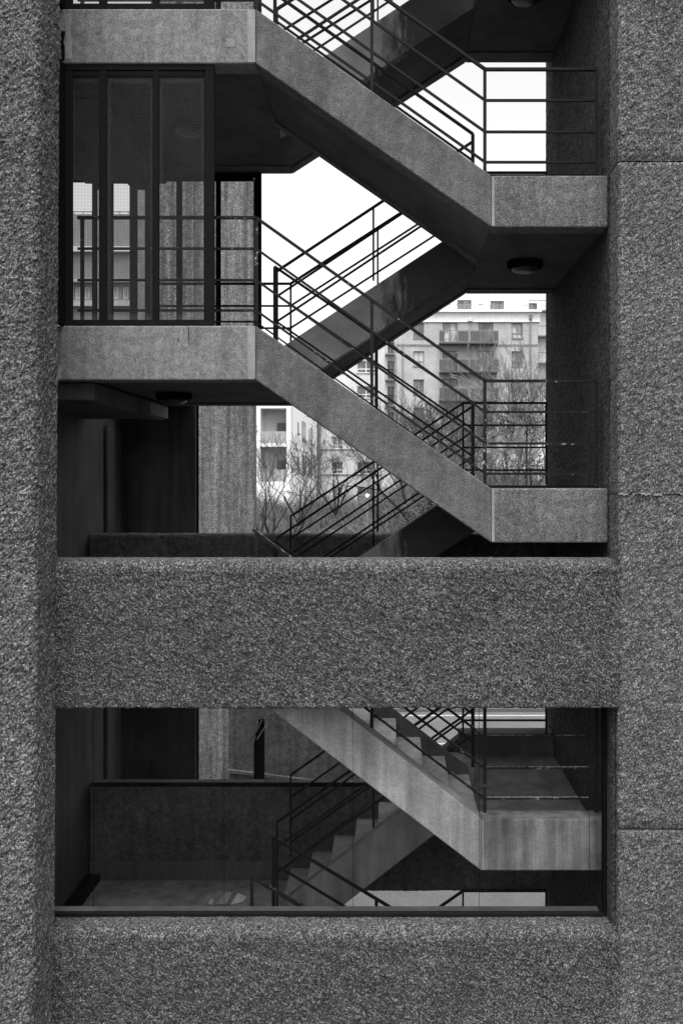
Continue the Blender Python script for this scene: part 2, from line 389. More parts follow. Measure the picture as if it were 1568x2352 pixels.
jb = MB(); random.seed(5)
def pz(y): return (1096 - y) / (K * Y0 / YF)
def pxx(x): return (x - 905) / (K * Y0 / YF)
for a, b in ((1420, 1441), (1450, 1456), (1470, 1493), (1498, 1518), (1560, 1600)):
    n = 5
    for k in range(n):
        xa, xb = a + (b - a) * k / n, a + (b - a) * (k + 1) / n; zz = pz(1135) + random.uniform(-.006, .006)
        jb.box(pxx(xa), pxx(xb), YF - .018, YF + .02, zz - random.uniform(.004, .009), zz + random.uniform(.004, .009))
jb.build('pale_joint', 'mortar', pr)
def beam(z1, z0, label, y1=8.53, x0=-3.6, x1=2.02, rr=.10):
    lp = [(y1, z0), (y1, z1)] if False else None
    loop = dense((YF, z1 - rr - .02), (YF, z0 + .03), .022) + arc(YF + .02, z0 + .02, .02, 180, 270, 2) + [(YF + .1, z0), (y1, z0), (y1, z1)] + dense((y1 - .03, z1), (YF + rr + .01, z1), .03) + arc(YF + rr, z1 - rr, rr, 90, 180, 5)
    o = MB().rough(loop, 'X', x0, x1, .022, .006).build('concrete_beam', 'beam')
    return tag(o, label, 'beam', 'bush-hammered concrete beams across the front')
beam(Z(1282, 1.047 / 1.03), Z(1628, 1.047), 'broad bush-hammered concrete beam crossing below the open stair, rounded along its top')
beam(-4.06, -5.38, 'bush-hammered concrete sill wall below the big glazed opening at the bottom')
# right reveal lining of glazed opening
o = MB().rough([(2.0, 8.55), (1.962, 8.55)] + dense((1.962, 8.52), (1.962, YF + .10), .03) + [(1.975, YF + .085), (2.0, YF + .085)], 'Z', -4.058, Z(1628, 1.047) - .003, .024, .004).build('window_reveal', 'side'); tag(o, 'narrow rough concrete reveal at the right end of the glazed opening', 'reveal')

# glazing between the two beams
wg = thing('glazed_window', (-.5, 8.46, -4.0), 'wide frameless window of butt-jointed panes between the two rough concrete beams', 'window')
sg = 1.012; yg = yy(sg)
xs = [-3.3] + [X(v, sg) for v in (215, 515, 810, 1100, 1352)] + [1.926]
for a, b in zip(xs[:-1], xs[1:]):
    MB().quad((a + .002, yg, -4.03), (b - .002, yg, -4.03), (b - .002, yg, -2.0), (a + .002, yg, -2.0)).build('pane', 'glass', wg)
for a in xs[1:-1]: MB().box(a - .0016, a + .0016, yg - .004, yg + .004, -3.98, -2.02).build('joint', 'black', wg)
fr = MB().box(-3.4, 1.95, yg - .03, yg + .02, -4.058, -4.028).build('frame', 'frame', wg)
MB().box(1.925, 1.957, yg - .03, yg + .03, -4.027, -2.08).build('frame', 'black', wg)
MB().box(-3.4, 1.90, yg + .03, yg + .12, -4.055, -4.03).build('inner_ledge', 'sillm', wg)

# ================================================================== STAIR
XL, XR = X(587), X(1128)
YA0, YA1, YB0, YB1 = 8.57, 10.15, 10.33, 11.70        # front lane, back lane
LT = {1: 4.392, 2: 1.42, 3: -1.56, 4: -4.87, 0: 7.36, 5: -8.0}
LB = {1: 3.878, 2: .91, 3: -2.07, 4: -5.40, 0: 6.85, 5: -8.5}
RT = {1: 2.829, 2: -.106, 3: -3.205, 4: -6.13, 0: 5.81}
RB = {1: 2.343, 2: -.616, 3: -3.69, 4: -6.64, 0: 5.30}

def flight(front, up, dn, xu, xd, label, sm):
    """up / dn = (top, bottom) of the kerb at the upper / lower end; xu, xd = where they stand"""
    y0, y1 = (YA0, YA1) if front else (YB0, YB1)
    o = thing('stair_flight', ((xu + xd) / 2, (y0 + y1) / 2, min(dn)), label, 'stairs', 'concrete stair flights')
    sgn = 1 if xd > xu else -1
    def ring(a, b): return a if sgn > 0 else a
    def para(t0, t1, b0, b1):
        p = [(xu, t0), (xu, b0), (xd, b1), (xd, t1)]
        return p if sgn > 0 else p[::-1]
    k0, k1 = (.235, .15) if front else (.15, .2)
    extra = 0 if front else .08
    MB().prism(para(up[0] + extra, dn[0] + extra * .4, up[1], dn[1]), y0, y0 + k0).build('kerb_stringer', sm, o, bevel=.012)
    MB().prism(para(up[0], dn[0], up[1], dn[1]), y1 - k1, y1).build('kerb_stringer', 'dim', o, bevel=.012)
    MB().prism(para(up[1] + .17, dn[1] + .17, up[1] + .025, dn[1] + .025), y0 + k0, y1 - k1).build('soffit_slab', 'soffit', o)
    n = 8; run = (xd - xu) / n
    for i in range(n):
        xa, xb = xu + i * run, xu + (i + 1) * run; f = i / n; z = up[0] + (dn[0] - up[0]) * f - .25
        f2 = (i + 1) / n; sa = up[1] + (dn[1] - up[1]) * f + .06; sb = up[1] + (dn[1] - up[1]) * f2 + .06
        p = [(xa, z), (xa, sa), (xb, sb), (xb, z)]
        if sgn < 0: p = p[::-1]
        MB().prism(p, y0 + k0 + .002, y1 - k1 - .002).build('step', 'steps', o, bevel=.01)
    return o
def landing(x0, x1, t, b, label, fm, left):
    o = thing('stair_landing', ((x0 + x1) / 2, (YA0 + YB1) / 2, b), label, 'landing', 'concrete stair landings')
    MB().box(x0, x1, YA0, YA0 + .235, b, t).build('front_kerb', fm, o, bevel=.014)
    MB().box(x0, x1, YB1 - .28, YB1, b, t).build('back_kerb', 'dim', o, bevel=.014)
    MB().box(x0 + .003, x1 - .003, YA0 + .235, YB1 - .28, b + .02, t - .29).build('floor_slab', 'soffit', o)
    MB().box(x0 + .004, x1 - .004, YA0 + .236, YB1 - .281, t - .29, t - .27).build('screed', 'screed', o)
    xj = x1 if left else x0
    if left: MB().box(x1 - .075, x1 - .004, YA0 - .003, YA0 + .1, b + .012, t - .012).build('mortar_joint', 'mortar', o)
    else: MB().box(x0 + .002, x0 + .028, YA0 - .003, YA0 + .1, b + .012, t - .012).build('mortar_joint', 'mortar', o)
    return o
flight(True, (LT[0], LB[0]), (RT[0], RB[0]), XL, XR, 'topmost front stair flight, above the top of the picture', 'stringer')
f1 = flight(True, (LT[1], LB[1]), (RT[1], RB[1]), XL, XR, 'upper front stair flight, falling to the right in front of the white sky', 'stringer')
f2 = flight(True, (LT[2], LB[2]), (RT[2], RB[2]), XL, XR, 'middle front stair flight, falling to the right just above the broad beam', 'stringer')
f3 = flight(True, (LT[3], LB[3]), (RT[3], RB[3]), XL, X(1104), 'pale stained front stair flight with stains seen behind the big window', 'cast_low')
flight(True, (LT[4], LB[4]), (RT[4], RB[4]), XL, XR, 'lowest front stair flight, mostly hidden below the window sill', 'patchy')
flight(False, (RT[0], RB[0]), (LT[1], LB[1]), XR, XL, 'dark rear stair flight at the top, rising to the right under the top landing', 'patchy')
flight(False, (RT[1], RB[1]), (LT[2], LB[2]), XR, XL, 'rear stair flight with a pale patch, rising to the right in the white sky', 'patchy')
flight(False, (RT[2], RB[2]), (LT[3], LB[3]), XR, XL, 'rear stair flight just above the broad beam, mostly black', 'patchy')
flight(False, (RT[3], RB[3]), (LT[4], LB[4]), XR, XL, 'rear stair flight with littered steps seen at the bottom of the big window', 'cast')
lm1 = landing(-3.9, XL, LT[1], LB[1], 'upper left stair landing with a patched pale fascia', 'fascia', True)
lm2 = landing(-3.9, XL, LT[2], LB[2], 'middle left stair landing with a cracked pale fascia under the glazed screen', 'fascia', True)
landing(-3.9, XL, LT[3], LB[3], 'left stair landing hidden behind the broad rough beam', 'fascia', True)
landing(XR, 2.0, RT[0], RB[0], 'topmost right landing, seen only as a dark soffit at the top', 'fascia_r', False)
landing(XR, 2.0, RT[1], RB[1], 'upper right stair landing with a speckled fascia and sky above it', 'fascia_r', False)
landing(XR, 2.0, RT[2], RB[2], 'lower right stair landing just above the broad beam', 'fascia_r', False)
landing(X(1104), 1.995, RT[3], RB[3], 'streaked right stair landing seen through the big window', 'cast_r', False)
landing(XR, 1.95, RT[4], RB[4], 'lowest right landing below the window sill', 'cast', False)
# repairs and cracks on the fascias
def scar(root, pts, w, mat, name, y=YA0):
    """thin ragged strip 2 mm proud of a face at depth y, along display points"""
    mb = MB(); L = [(X(px), Z(py)) for px, py in pts]
    for (a, c), (b, d) in zip(L[:-1], L[1:]):
        dx, dz = b - a, d - c; q = math.hypot(dx, dz); nx, nz = -dz / q * w / 2, dx / q * w / 2
        mb.hexa([(a - nx, y - .002, c - nz), (b - nx, y - .002, d - nz), (b - nx, y + .004, d - nz), (a - nx, y + .004, c - nz), (a + nx, y - .002, c + nz), (b + nx, y - .002, d + nz), (b + nx, y + .004, d + nz), (a + nx, y + .004, c + nz)])
    return mb.build(name, mat, root)
scar(lm2, [(432, 750), (434, 765), (433, 778), (436, 792)], .007, 'black', 'crack')
scar(lm2, [(409, 776), (410, 784)], .008, 'black', 'crack'); scar(lm2, [(310, 822), (311, 834)], .005, 'black', 'crack'); scar(lm2, [(193, 805), (194, 815)], .006, 'black', 'crack')
def patch(root, x0, x1, y0, y1, mat, name, y=YA0):
    n = 9; L, Rr = [], []
    for k in range(n + 1):
        yv = y0 + (y1 - y0) * k / n; L.append((X(x0 + random.uniform(-2, 2)), Z(yv))); Rr.append((X(x1 + random.uniform(-3, 3)), Z(yv)))
    return MB().prism(L + Rr[::-1], y - .0025, y + .004).build(name, mat, root)
patch(lm1, 150, 164, 30, 136, 'mortar', 'mortar_patch'); patch(lm1, 134, 146, 30, 70, 'mortar', 'mortar_patch'); patch(lm1, 141, 149, 72, 140, 'black', 'missing_mortar')
patch(lm1, 520, 541, 88, 108, 'patchc', 'mortar_patch'); patch(lm1, 226, 231, 70, 76, 'patchc', 'mortar_patch'); patch(lm1, 181, 188, 74, 80, 'patchc', 'mortar_patch')
patch(lm2, 131, 142, 840, 872, 'mortar', 'mortar_patch')
# bottom left floor
ft = struct('hall_floor', MB().box(-3.95, XL - .004, 8.56, 11.66, -5.4, -5.12), 'floor')
# downstand beams under left landings
for lv, lab in ((1, 'dark downstand beam under the upper left landing, seen through the wired glass'), (2, 'dark downstand beam under the middle left landing beside the round lamp')):
    zb = LB[lv] - .177; t = thing('downstand_beam', (-3.4, 10, zb), lab, 'beam', 'downstand beams under the left landings')
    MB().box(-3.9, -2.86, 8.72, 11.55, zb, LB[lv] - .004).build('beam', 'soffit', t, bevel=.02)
    MB().box(-3.1, -2.87, 8.9, 11.4, zb - .02, zb - .001).build('drip_strip', 'soffit', t)
    if lv == 2: MB().box(-2.9, -2.854, 10.72, 11.553, zb + .006, LB[lv] - .03).build('skylit_end', 'mortar', t)  # skylight on the beam's far end, put on as a pale block

# ================================================================== RAILINGS
def railing(path, y, posts, drops, label, mat='rail', w=.024, pw=.03, base=None, toph=.026):
    """path: (x, z of the top rail) polyline; drops: how far each rail hangs below the top"""
    xs = [p[0] for p in path]
    zt = lambda x: next((a[1] + (b[1] - a[1]) * (x - a[0]) / (b[0] - a[0]) for a, b in zip(path[:-1], path[1:]) if a[0] - 1e-6 <= x <= b[0] + 1e-6), path[-1][1])
    o = thing('handrail', (sum(xs) / len(xs), y, min(p[1] for p in path) - 1.0), label, 'railing', 'painted steel stair railings')
    for k, d in enumerate(drops):
        mb = MB()
        dl = [(d[0], d[1])] if isinstance(d, tuple) else [(d, d)]
        for a, b in zip(path[:-1], path[1:]):
            ww = (.036, toph) if k == 0 else (w, w * .9)
            mb.bar((a[0] - .004, y, a[1] - d), (b[0] + .004, y, b[1] - d), ww[0], ww[1])
        mb.build('rail', mat, o)
    for x, down in posts:
        MB().bar((x, y + .001, zt(x) - down), (x, y + .001, zt(x) - .004), pw).build('post', mat, o)
    if base is not None:
        mb = MB()
        for a, b in zip(path[:-1], path[1:]): mb.bar((a[0], y - .06, a[1] - base), (b[0], y - .06, b[1] - base), .03, .014)
        mb.build('base_rail', 'black', o)
    return o
XA, XB, XC, XM = -1.315, .865, 1.93, -.214
D4 = [0, .297, .598, .888]
yo, yi, ybi, ybo = yy(.98), yy(.862), 10.36, yy(.757)
P = lambda h=1.05: [(-2.98, h), (XA, h), (XM, h - .01), (XB, h), (XC, h)]
railing([(-3.02, 2.482 + 2.97), (XA, 2.482 + 2.97), (XB, 3.90), (XC, 3.90)], yo, P(1.06), D4, 'front steel railing of the upper flight, thin dark bars against the white sky', 'rail', base=1.035)
railing([(-3.02, 2.482), (XA, 2.482), (XB, .92), (XC, .92)], yo, P(1.05), D4, 'front steel railing of the middle flight with flaking black paint showing pale primer', 'railchip', base=1.005)
railing([(XA - .03, -.50), (XB - .01, -2.182), (XC - .08, -2.182)], yo, P(1.04)[1:], D4, 'front railing of the flight behind the broad beam, its worn corner peeping over it', 'railchip')
railing([(XA - .05, -3.82), (XB, -5.12)], yo, [(-1.36, 1.2), (XM, 1.0)], D4, 'low dark handrail corner rising just above the window sill on the left', 'rail')
D3 = [0, .29, .585]
def inner(zl, zr, lab, mat='rail', xa=-1.295): railing([(xa, zl), (.853, zr)], yi, [(xa, .86), (XM + .02, .84), (.853, .86)], D3, lab, mat, pw=.036)
inner(2.29 + 2.97, 3.729, 'inner railing of the upper front flight, ending in a short post against the sky')
inner(2.29, .809, 'inner railing of the middle front flight, ending in a thick post beside the bare trees')
inner(-.69, -2.29, 'inner railing of the front flight behind the broad beam and the big window')
inner(-3.91, -5.22, 'inner railing starting at a tall post at the bottom of the big window', xa=-1.31)
def backin(zl, zr, lab): railing([(-1.325, zl), (.88, zr)], ybi, [(-1.325, .95), (XM - .022, .83), (.88, .85)], [0, .285, .57], lab, pw=.022)
backin(2.333 + 2.97, 3.80 + 2.9, 'inner railing of the rear flight crossing at the top of the picture')
backin(2.333, 3.80, 'inner railing of the rear flight rising to the right through the white sky')
backin(-.69, .80, 'inner railing of the rear flight rising to the right in front of the thicket')
backin(-3.91, -2.35, 'inner railing of the littered rear flight inside the big window')
def backout(zl, zr, lab, left=True): railing(([(-3.0, zl)] if left else []) + [(-1.28, zl), (.85, zr), (1.878, zr)], ybo, ([(-3.0, 1.0)] if left else []) + [(-1.28, 1.0), (XM + .01, .9), (.85, 1.0), (1.878, 1.0)], [0, .275, .55, .83], lab, pw=.022)
backout(2.395 + 2.97, 3.80 + 2.97, 'rear edge railing of the topmost rear flight')
backout(2.395, 3.77, 'rear edge railing of the flight in the white sky, running behind the left landing')
backout(-.486, .918, 'rear edge railing of the rear flight and right landing in front of the bare bushes', False)
backout(-3.69, -2.18, 'rear edge railing behind the stained flight in the big window', False)
backout(-6.6, -5.12, 'lowest rear railing, a single bar over the pale paving at the bottom')

# ================================================================== CEILING LAMPS
def lamp(x, y, z, label):
    o = thing('ceiling_lamp', (x, y, z), label, 'lamp', 'round bulkhead lamps under the landings')
    MB().lathe((x, y, z), [(.001, 0), (.195, 0), (.195, -.05), (.165, -.078), (.13, -.080)]).build('housing', 'black', o, smooth=False)
    MB().lathe((x, y, z), [(.150, -.079), (.13, -.10), (.08, -.118), (.001, -.122)]).build('lens', 'lens', o, smooth=True)
    return o
lamp(1.43, 10.02, RB[1] + .015, 'round bulkhead lamp under the upper right landing')
lamp(1.43, 10.02, RB[0] + .015, 'round bulkhead lamp under the topmost right landing at the top edge')
lamp(-2.43, 10.1, LB[2] + .015, 'round bulkhead lamp under the middle left landing, beside the downstand beam')
lamp(-2.27, 10.1, LB[1] + .015, 'round bulkhead lamp under the upper left landing, seen through the wired glass')

# ================================================================== GLAZED SCREENS
def screen(zb, y, glass, label, depth=.05, side=True):
    o = thing('glazed_screen', (-2.4, y, zb), label, 'screen', 'steel framed glazed screens on the left landings')
    zt = zb + 2.455; x0, x1 = X(148), X(491)
    # frame: head, sill, stiles and mullions
    f = MB(); f.box(x0, x1, y, y + depth, zt - .055, zt).box(x0, x1 - .1, y + .008, y + depth, zt - .1, zt - .059); f.build('head', 'frame', o, bevel=.003)
    MB().box(x0, x1, y, y + depth, zb, zb + .045).build('sill', 'frame', o, bevel=.003)
    st = [(148, 163), (229, 242), (352, 362), (470, 491)]
    for a, b in st: MB().box(X(a), X(b), y + .002, y + depth - .002, zb + .045, zt - .055).build('mullion', 'frame', o, bevel=.004)
    for (a, b), (c, d) in zip(st[:-1], st[1:]):
        p = MB().quad((X(b), y + .025, zb + .045), (X(c), y + .025, zb + .045), (X(c), y + .025, zt - .1), (X(b), y + .025, zt - .1)).build('pane', glass, o)
        bd = MB(); xa, xb, za, zc = X(b), X(c), zb + .045, zt - .1
        bd.box(xa, xa + .012, y + .01, y + .022, za, zc).box(xb - .012, xb, y + .01, y + .022, za, zc).box(xa + .012, xb - .012, y + .01, y + .022, za, za + .012).box(xa + .012, xb - .012, y + .01, y + .022, zc - .012, zc)
        bd.build('glazing_bead', 'frame', o)
    if side: MB().box(x0 - .045, x0 - .003, 8.0, y + depth, zb - .002, zt).build('side_panel', 'black', o)
    return o
s2 = screen(LT[2] + .004, 8.585, 'wired', 'tall black framed screen of wired glass on the middle left landing')
s1 = copy_tree(s2, 'black framed wired glass screen, only its foot showing at the top left edge', dz=LT[1] - LT[2])
b2 = screen(LT[2] + .004, yy(.737), 'bglass', 'rear glazed screen of the middle left landing, thin posts before the streaked wall', side=False)
b1 = copy_tree(b2, 'rear glazed screen of the upper left landing at the top edge', dz=LT[1] - LT[2])

# ================================================================== REAR OF THE TOWER
def rpar(zt, zb, label, y0=yy(.737)):
    rr = .05; y1 = y0 + .26
    loop = dense((y0, zt - rr - .02), (y0, zb), .04) + [(y0, zb), (y1, zb), (y1, zt - rr)] + arc(y1 - rr, zt - rr, rr, 0, 90, 3) + arc(y0 + rr, zt - rr, rr, 90, 180, 4)
    o = MB().rough(loop, 'X', -3.86, 2.0, .035, .005).build('parapet_wall', 'parapet')
    return tag(o, label, 'parapet', 'rear parapet walls of the tower')
rpar(-.722, -2.08, 'dark rear parapet wall showing over the broad beam in front of the thicket')
p2 = rpar(-3.915, -5.26, 'dark rear parapet wall closing the room behind the big window')
o = MB().box(-3.86, XL + .1, 11.60, yy(.737) - .008, -5.118, -4.87).build('plinth', 'sillm', bevel=.01); tag(o, 'low pale plinth band along the foot of the rear parapet in the room', 'plinth')
o = MB().bar((-3.84, 11.60, -3.90), (-.30, 11.60, -3.90), .05, .04).build('coping_rail', 'black'); tag(o, 'long black flat bar along the top of the rear parapet behind the big window', 'rail')
o = thing('inner_wall', (-3.95, 10.4, -5.4), 'smooth dark side wall of the room at the left of the big window with black skirting', 'wall')
MB().box(-4.1, -3.903, 8.6, 13.6, -5.4, 1.05).build('wall', 'inner', o)
MB().box(-3.889, -3.72, 8.6, 11.6, -5.118, -5.03).build('skirting', 'black', o, bevel=.01)
MB().box(-3.888, -3.85, 12.3, 12.6, -5.0, .70).build('pilaster', 'inner', o)
# wall left of the streaked column, recess shade put into its dark colours
sw = .655
o = thing('recess_wall', (-3.3, yy(sw), GZ), 'wall coloured dark for shade between the black recess and the streaked concrete column', 'wall')
MB().box(X(267, sw), X(449, sw), yy(sw), yy(sw) + .05, GZ, 1.05).build('wall', 'darkwall', o)
MB().box(X(232, sw), X(262, sw), yy(sw) + .15, yy(sw) + .3, GZ, 1.05).build('door_jamb', 'black', o)
MB().box(-4.2, X(440, sw), yy(sw) + .35, yy(sw) + .5, GZ, 1.05).build('recess_back', 'black', o)
MB().box(-4.2, X(440, sw), 12.7, yy(sw) + .5, 1.055, 1.15).build('added_ceiling', 'soffit', o)  # hidden slab added over the recess to keep it dark
# streaked column
sc = .5
o = thing('concrete_column', (X(515, sc), yy(sc), GZ), 'pale rain-streaked aggregate column behind the stair, right of the dark wall', 'column')
MB().box(X(447, sc), X(584, sc), yy(sc), yy(sc) + .3, GZ, 11).build('shaft', 'column', o, bevel=.03)
MB().box(X(362, sc), X(447, sc) - .002, yy(sc) + .01, yy(sc) + .3, .95, 11).build('side_panel', 'column', o, bevel=.02)
# dark piers of the open gallery behind the screens
o = thing('gallery_frame', (X(250, .655), yy(.655), .9), 'dark frame of the gallery seen through the wired glass, with sky in its openings', 'frame')
ys = yy(.655)
MB().box(X(212, .655), X(256, .655), ys, ys + .12, .9, 5.3).build('pier', 'frame', o)
MB().box(X(298, .655), X(361, .655), ys, ys + .12, .9, 5.3).build('pier', 'frame', o)
MB().box(X(318, .655), X(334, .655), ys - .03, ys - .002, .9, 4.1).build('pale_edge', 'greyb', o)  # paler grey strip on the pier face
MB().box(X(226, .655), X(236, .655), ys - .03, ys - .002, .9, 4.1).build('pale_edge', 'greyb', o)
hd = MB(); zt = Z(413, .655)
hd.box(X(120, .655), X(361, .655), ys - .01, ys + .13, zt, 5.3)
hd.prism([(X(298, .655), zt), (X(284, .655), zt), (X(298, .655), zt - .09)], ys, ys + .12)
hd.build('head', 'frame', o)
# broken post with splintered slats
o = thing('splintered_post', (X(594, .70), yy(.70), -5.2), 'dark post with splintered pale wood slats beside the streaked column in the big window', 'post')
MB().box(X(583, .70), X(591, .70), yy(.70), yy(.70) + .06, -5.2, Z(1680, .70)).build('post', 'black', o)
MB().box(X(592, .70), X(606, .70), yy(.70) + .02, yy(.70) + .08, -5.2, Z(1655, .70)).build('post', 'frame', o)
for a, b in (((581, 1690), (592, 1658)), ((586, 1685), (601, 1655)), ((590, 1698), (610, 1667)), ((580, 1710), (586, 1690))):
    MB().bar((X(a[0], .71), yy(.71), Z(a[1], .71)), (X(b[0], .71), yy(.71), Z(b[1], .71)), .022, .012).build('slat', 'wood', o)
# retaining wall beyond
o = thing('ramp_wall', (-1.4, 16.2, GZ), 'grey concrete ramp wall outside, behind the handrail in the big window', 'wall')
MB().box(-2.9, -.05, 16, 16.3, -6.6, -3.2).build('wall', 'parapet', o)
for q in (-2.6, -1.5): MB().box(q - .2, q + .2, 16.02, 16.28, GZ, -6.603).build('pier', 'cast', o)
MB().hexa([(-2.9, 15.93, -5.15), (-.05, 15.93, -5.50), (-.05, 15.998, -5.50), (-2.9, 15.998, -5.15), (-2.9, 15.93, -5.10), (-.05, 15.93, -5.45), (-.05, 15.998, -5.45), (-2.9, 15.998, -5.10)]).build('ledge', 'parapet', o)

# ================================================================== LITTER
FL = -5.12
def crumple(name, cx, cy, z, r, h, mat, label, cat, sx=1.0):
    bm = bmesh.new(); bmesh.ops.create_icosphere(bm, subdivisions=2, radius=1)
    mb = MB()
    for v in bm.verts:
        k = 1 + random.uniform(-.28, .22); mb.v.append((cx + v.co.x * r * k * sx, cy + v.co.y * r * k, z + max(0, (v.co.z * .8 + .5)) * h * k))
    for f in bm.faces: mb.f.append(tuple(v.index for v in f.verts))
    bm.free(); return tag(mb.build(name, mat), label, cat)
crumple('crumpled_paper', X(486, .782), yy(.782), FL, .038, .045, 'paper', 'small crumpled white paper on the floor behind the window', 'paper')
cb = thing('folded_carton', (X(530, .775), yy(.775), FL), 'flattened pale carton lying on the floor behind the window', 'carton')
bx, by = X(528, .778), yy(.778)
def flap(pts, th=.008):
    return MB().hexa([(bx + p[0], by + p[1], FL + p[2]) for p in pts] + [(bx + p[0], by + p[1], FL + p[2] + th) for p in pts])
flap([(-.13, -.07, .01), (-.03, -.09, .012), (.03, .06, .085), (-.07, .09, .08)]).build('panel', 'card', cb)
flap([(-.028, -.09, .006), (.03, -.10, .012), (.09, .04, .05), (.035, .06, .06)]).build('panel', 'greyb', cb)
flap([(.03, -.10, .012), (.16, -.05, .02), (.19, .05, .03), (.09, .04, .086)]).build('panel', 'paper', cb)
flap([(-.17, -.03, .004), (-.13, -.09, .004), (-.05, .08, .06), (-.12, .10, .02)]).build('panel', 'card', cb)
# dead leaves on the rear steps in the window
lv = []
for i, (px, py) in enumerate(((823, 1858), (832, 1862), (845, 1872), (795, 1902), (800, 1896), (806, 1908), (862, 1869))):
    f = (X(px, .8) - XL) / (XR - XL); st = int((1 - f) * 8); z = RT[3] + (LT[4] - RT[3]) * st / 8 - .375
    cx, cy = X(px, .8), YB0 + .35 + random.uniform(-.08, .15)
    mb = MB(); a0 = random.uniform(0, 6.28)
    ring = [(cx + .055 * math.cos(a0 + t) * (1 + .35 * math.sin(3 * t)), cy + .035 * math.sin(a0 + t), z + .01 + .02 * abs(math.sin(t * 1.5))) for t in [k * .785 for k in range(8)]]
    mb.quad(*ring); o = mb.build('dead_leaf', 'leaf'); tag(o, 'dark curled dead leaf lying on the rear steps in the window', 'leaf', 'dead leaves on the rear steps')

# ================================================================== BACKGROUND BUILDINGS
def facade(root, x0, x1, z0, z1, y, holes, mat, name='wall', depth=.25, body=8):
    """flat wall with real window recesses; holes = (x0, x1, z0, z1)"""
    xs = sorted({x0, x1, *[h[0] for h in holes], *[h[1] for h in holes]}); zs = sorted({z0, z1, *[h[2] for h in holes], *[h[3] for h in holes]})
    mb = MB()
    for a, b in zip(xs[:-1], xs[1:]):
        for c, d in zip(zs[:-1], zs[1:]):
            mx, mz = (a + b) / 2, (c + d) / 2
            if any(h[0] < mx < h[1] and h[2] < mz < h[3] for h in holes): continue
            mb.quad((a, y, c), (b, y, c), (b, y, d), (a, y, d))
    for h in holes:
        a, b, c, d = h; e = y + depth
        mb.quad((a, y, c), (a, y, d), (a, e, d), (a, e, c)).quad((b, y, c), (b, e, c), (b, e, d), (b, y, d)).quad((a, y, c), (a, e, c), (b, e, c), (b, y, c)).quad((a, y, d), (b, y, d), (b, e, d), (a, e, d))
    e = y + body
    mb.quad((x0, y, z0), (x0, y, z1), (x0, e, z1), (x0, e, z0)).quad((x1, y, z0), (x1, e, z0), (x1, e, z1), (x1, y, z1)).quad((x0, y, z1), (x1, y, z1), (x1, e, z1), (x0, e, z1)).quad((x0, e, z0), (x0, e, z1), (x1, e, z1), (x1, e, z0))
    return mb.build(name, mat, root)
def window(root, h, y, mat='pane', nv=1, trans=0, depth=.2, fw=.07, fmat='greyb'):
    a, b, c, d = h; yb = y + depth
    f = MB(); f.box(a, a + fw, yb - .06, yb, c, d).box(b - fw, b, yb - .06, yb, c, d).box(a + fw, b - fw, yb - .06, yb, c, c + fw).box(a + fw, b - fw, yb - .06, yb, d - fw, d)
    for k in range(nv): xm = a + (b - a) * (k + 1) / (nv + 1); f.box(xm - fw / 2, xm + fw / 2, yb - .055, yb - .002, c + fw, d - fw)
    if trans: f.box(a + fw, b - fw, yb - .052, yb - .004, c + (d - c) * trans, c + (d - c) * trans + fw)
    w = f.build('window', fmat, root)
    MB().quad((a, yb + .001, c), (b, yb + .001, c), (b, yb + .001, d), (a, yb + .001, d)).build('pane', mat, w)
    MB().box(a - .06, b + .06, y - .06, y - .003, c - .09, c - .002).build('sill', 'greyb', w)
    return w
DS = .6272
# --- main block with balconies, right
YA = 90.0; kA = 2100 / YA
def ax(zx): return ((1350 + zx / 2.306) * DS - 905) / kA
def az(zy): return (1096 - (1050 + zy / 2.306) * DS) / kA
bA = thing('apartment_block', (ax(840), YA, -4), 'brick and render apartment block with paired balconies, behind the bare trees on the right', 'building', 'apartment blocks beyond the trees')
rows = [(303, 480), (540, 722), (778, 960), (1016, 1198)]
holesA = []
for r0, r1 in rows:
    for c0, c1 in ((622, 748), (922, 1050)): holesA.append((ax(c0), ax(c1), az(r1), az(r0)))
    for c0, c1 in ((375, 465), (1203, 1297)): holesA.append((ax(c0), ax(c1), az(r0 + 132), az(r0 + 5)))
facade(bA, ax(235), ax(1425), -4, az(300), YA, holesA, 'brickp')
for i, h in enumerate(holesA):
    wide = (h[3] - h[2]) > 1.7
    window(bA, h, YA, 'panep' if (i * 7) % 3 == 0 or i == 5 else 'pane', 1, 0 if wide else .3)
facade(bA, ax(232), ax(1440), az(300) + .002, az(218), YA - .12, [], 'white', 'parapet_band')
MB().box(ax(220), ax(1450), YA - .5, YA + .2, az(218) + .002, az(200)).build('cornice', 'white', bA)
facade(bA, ax(300), ax(1330), az(199), az(-120), YA + 2.2, [(ax(757), ax(882), az(187), az(73)), (ax(1042), ax(1165), az(193), az(80)), (ax(500), ax(600), az(187), az(70))], 'white', 'penthouse_wall')
for h in [(ax(757), ax(882), az(187), az(73)), (ax(1042), ax(1165), az(193), az(80)), (ax(500), ax(600), az(187), az(70))]: window(bA, h, YA + 2.2, 'pane', 1)
tr = MB(); tr.bar((ax(300), YA + .3, az(142)), (ax(1380), YA + .3, az(152)), .06)
for k in range(10): xx = ax(300 + k * 120); tr.bar((xx, YA + .3, az(197)), (xx, YA + .3, az(145)), .05)
for k in range(80): xx = ax(300 + k * 13.5); tr.bar((xx, YA + .3, az(197)), (xx, YA + .3, az(147)), .015)
tr.build('roof_railing', 'greyb', bA)
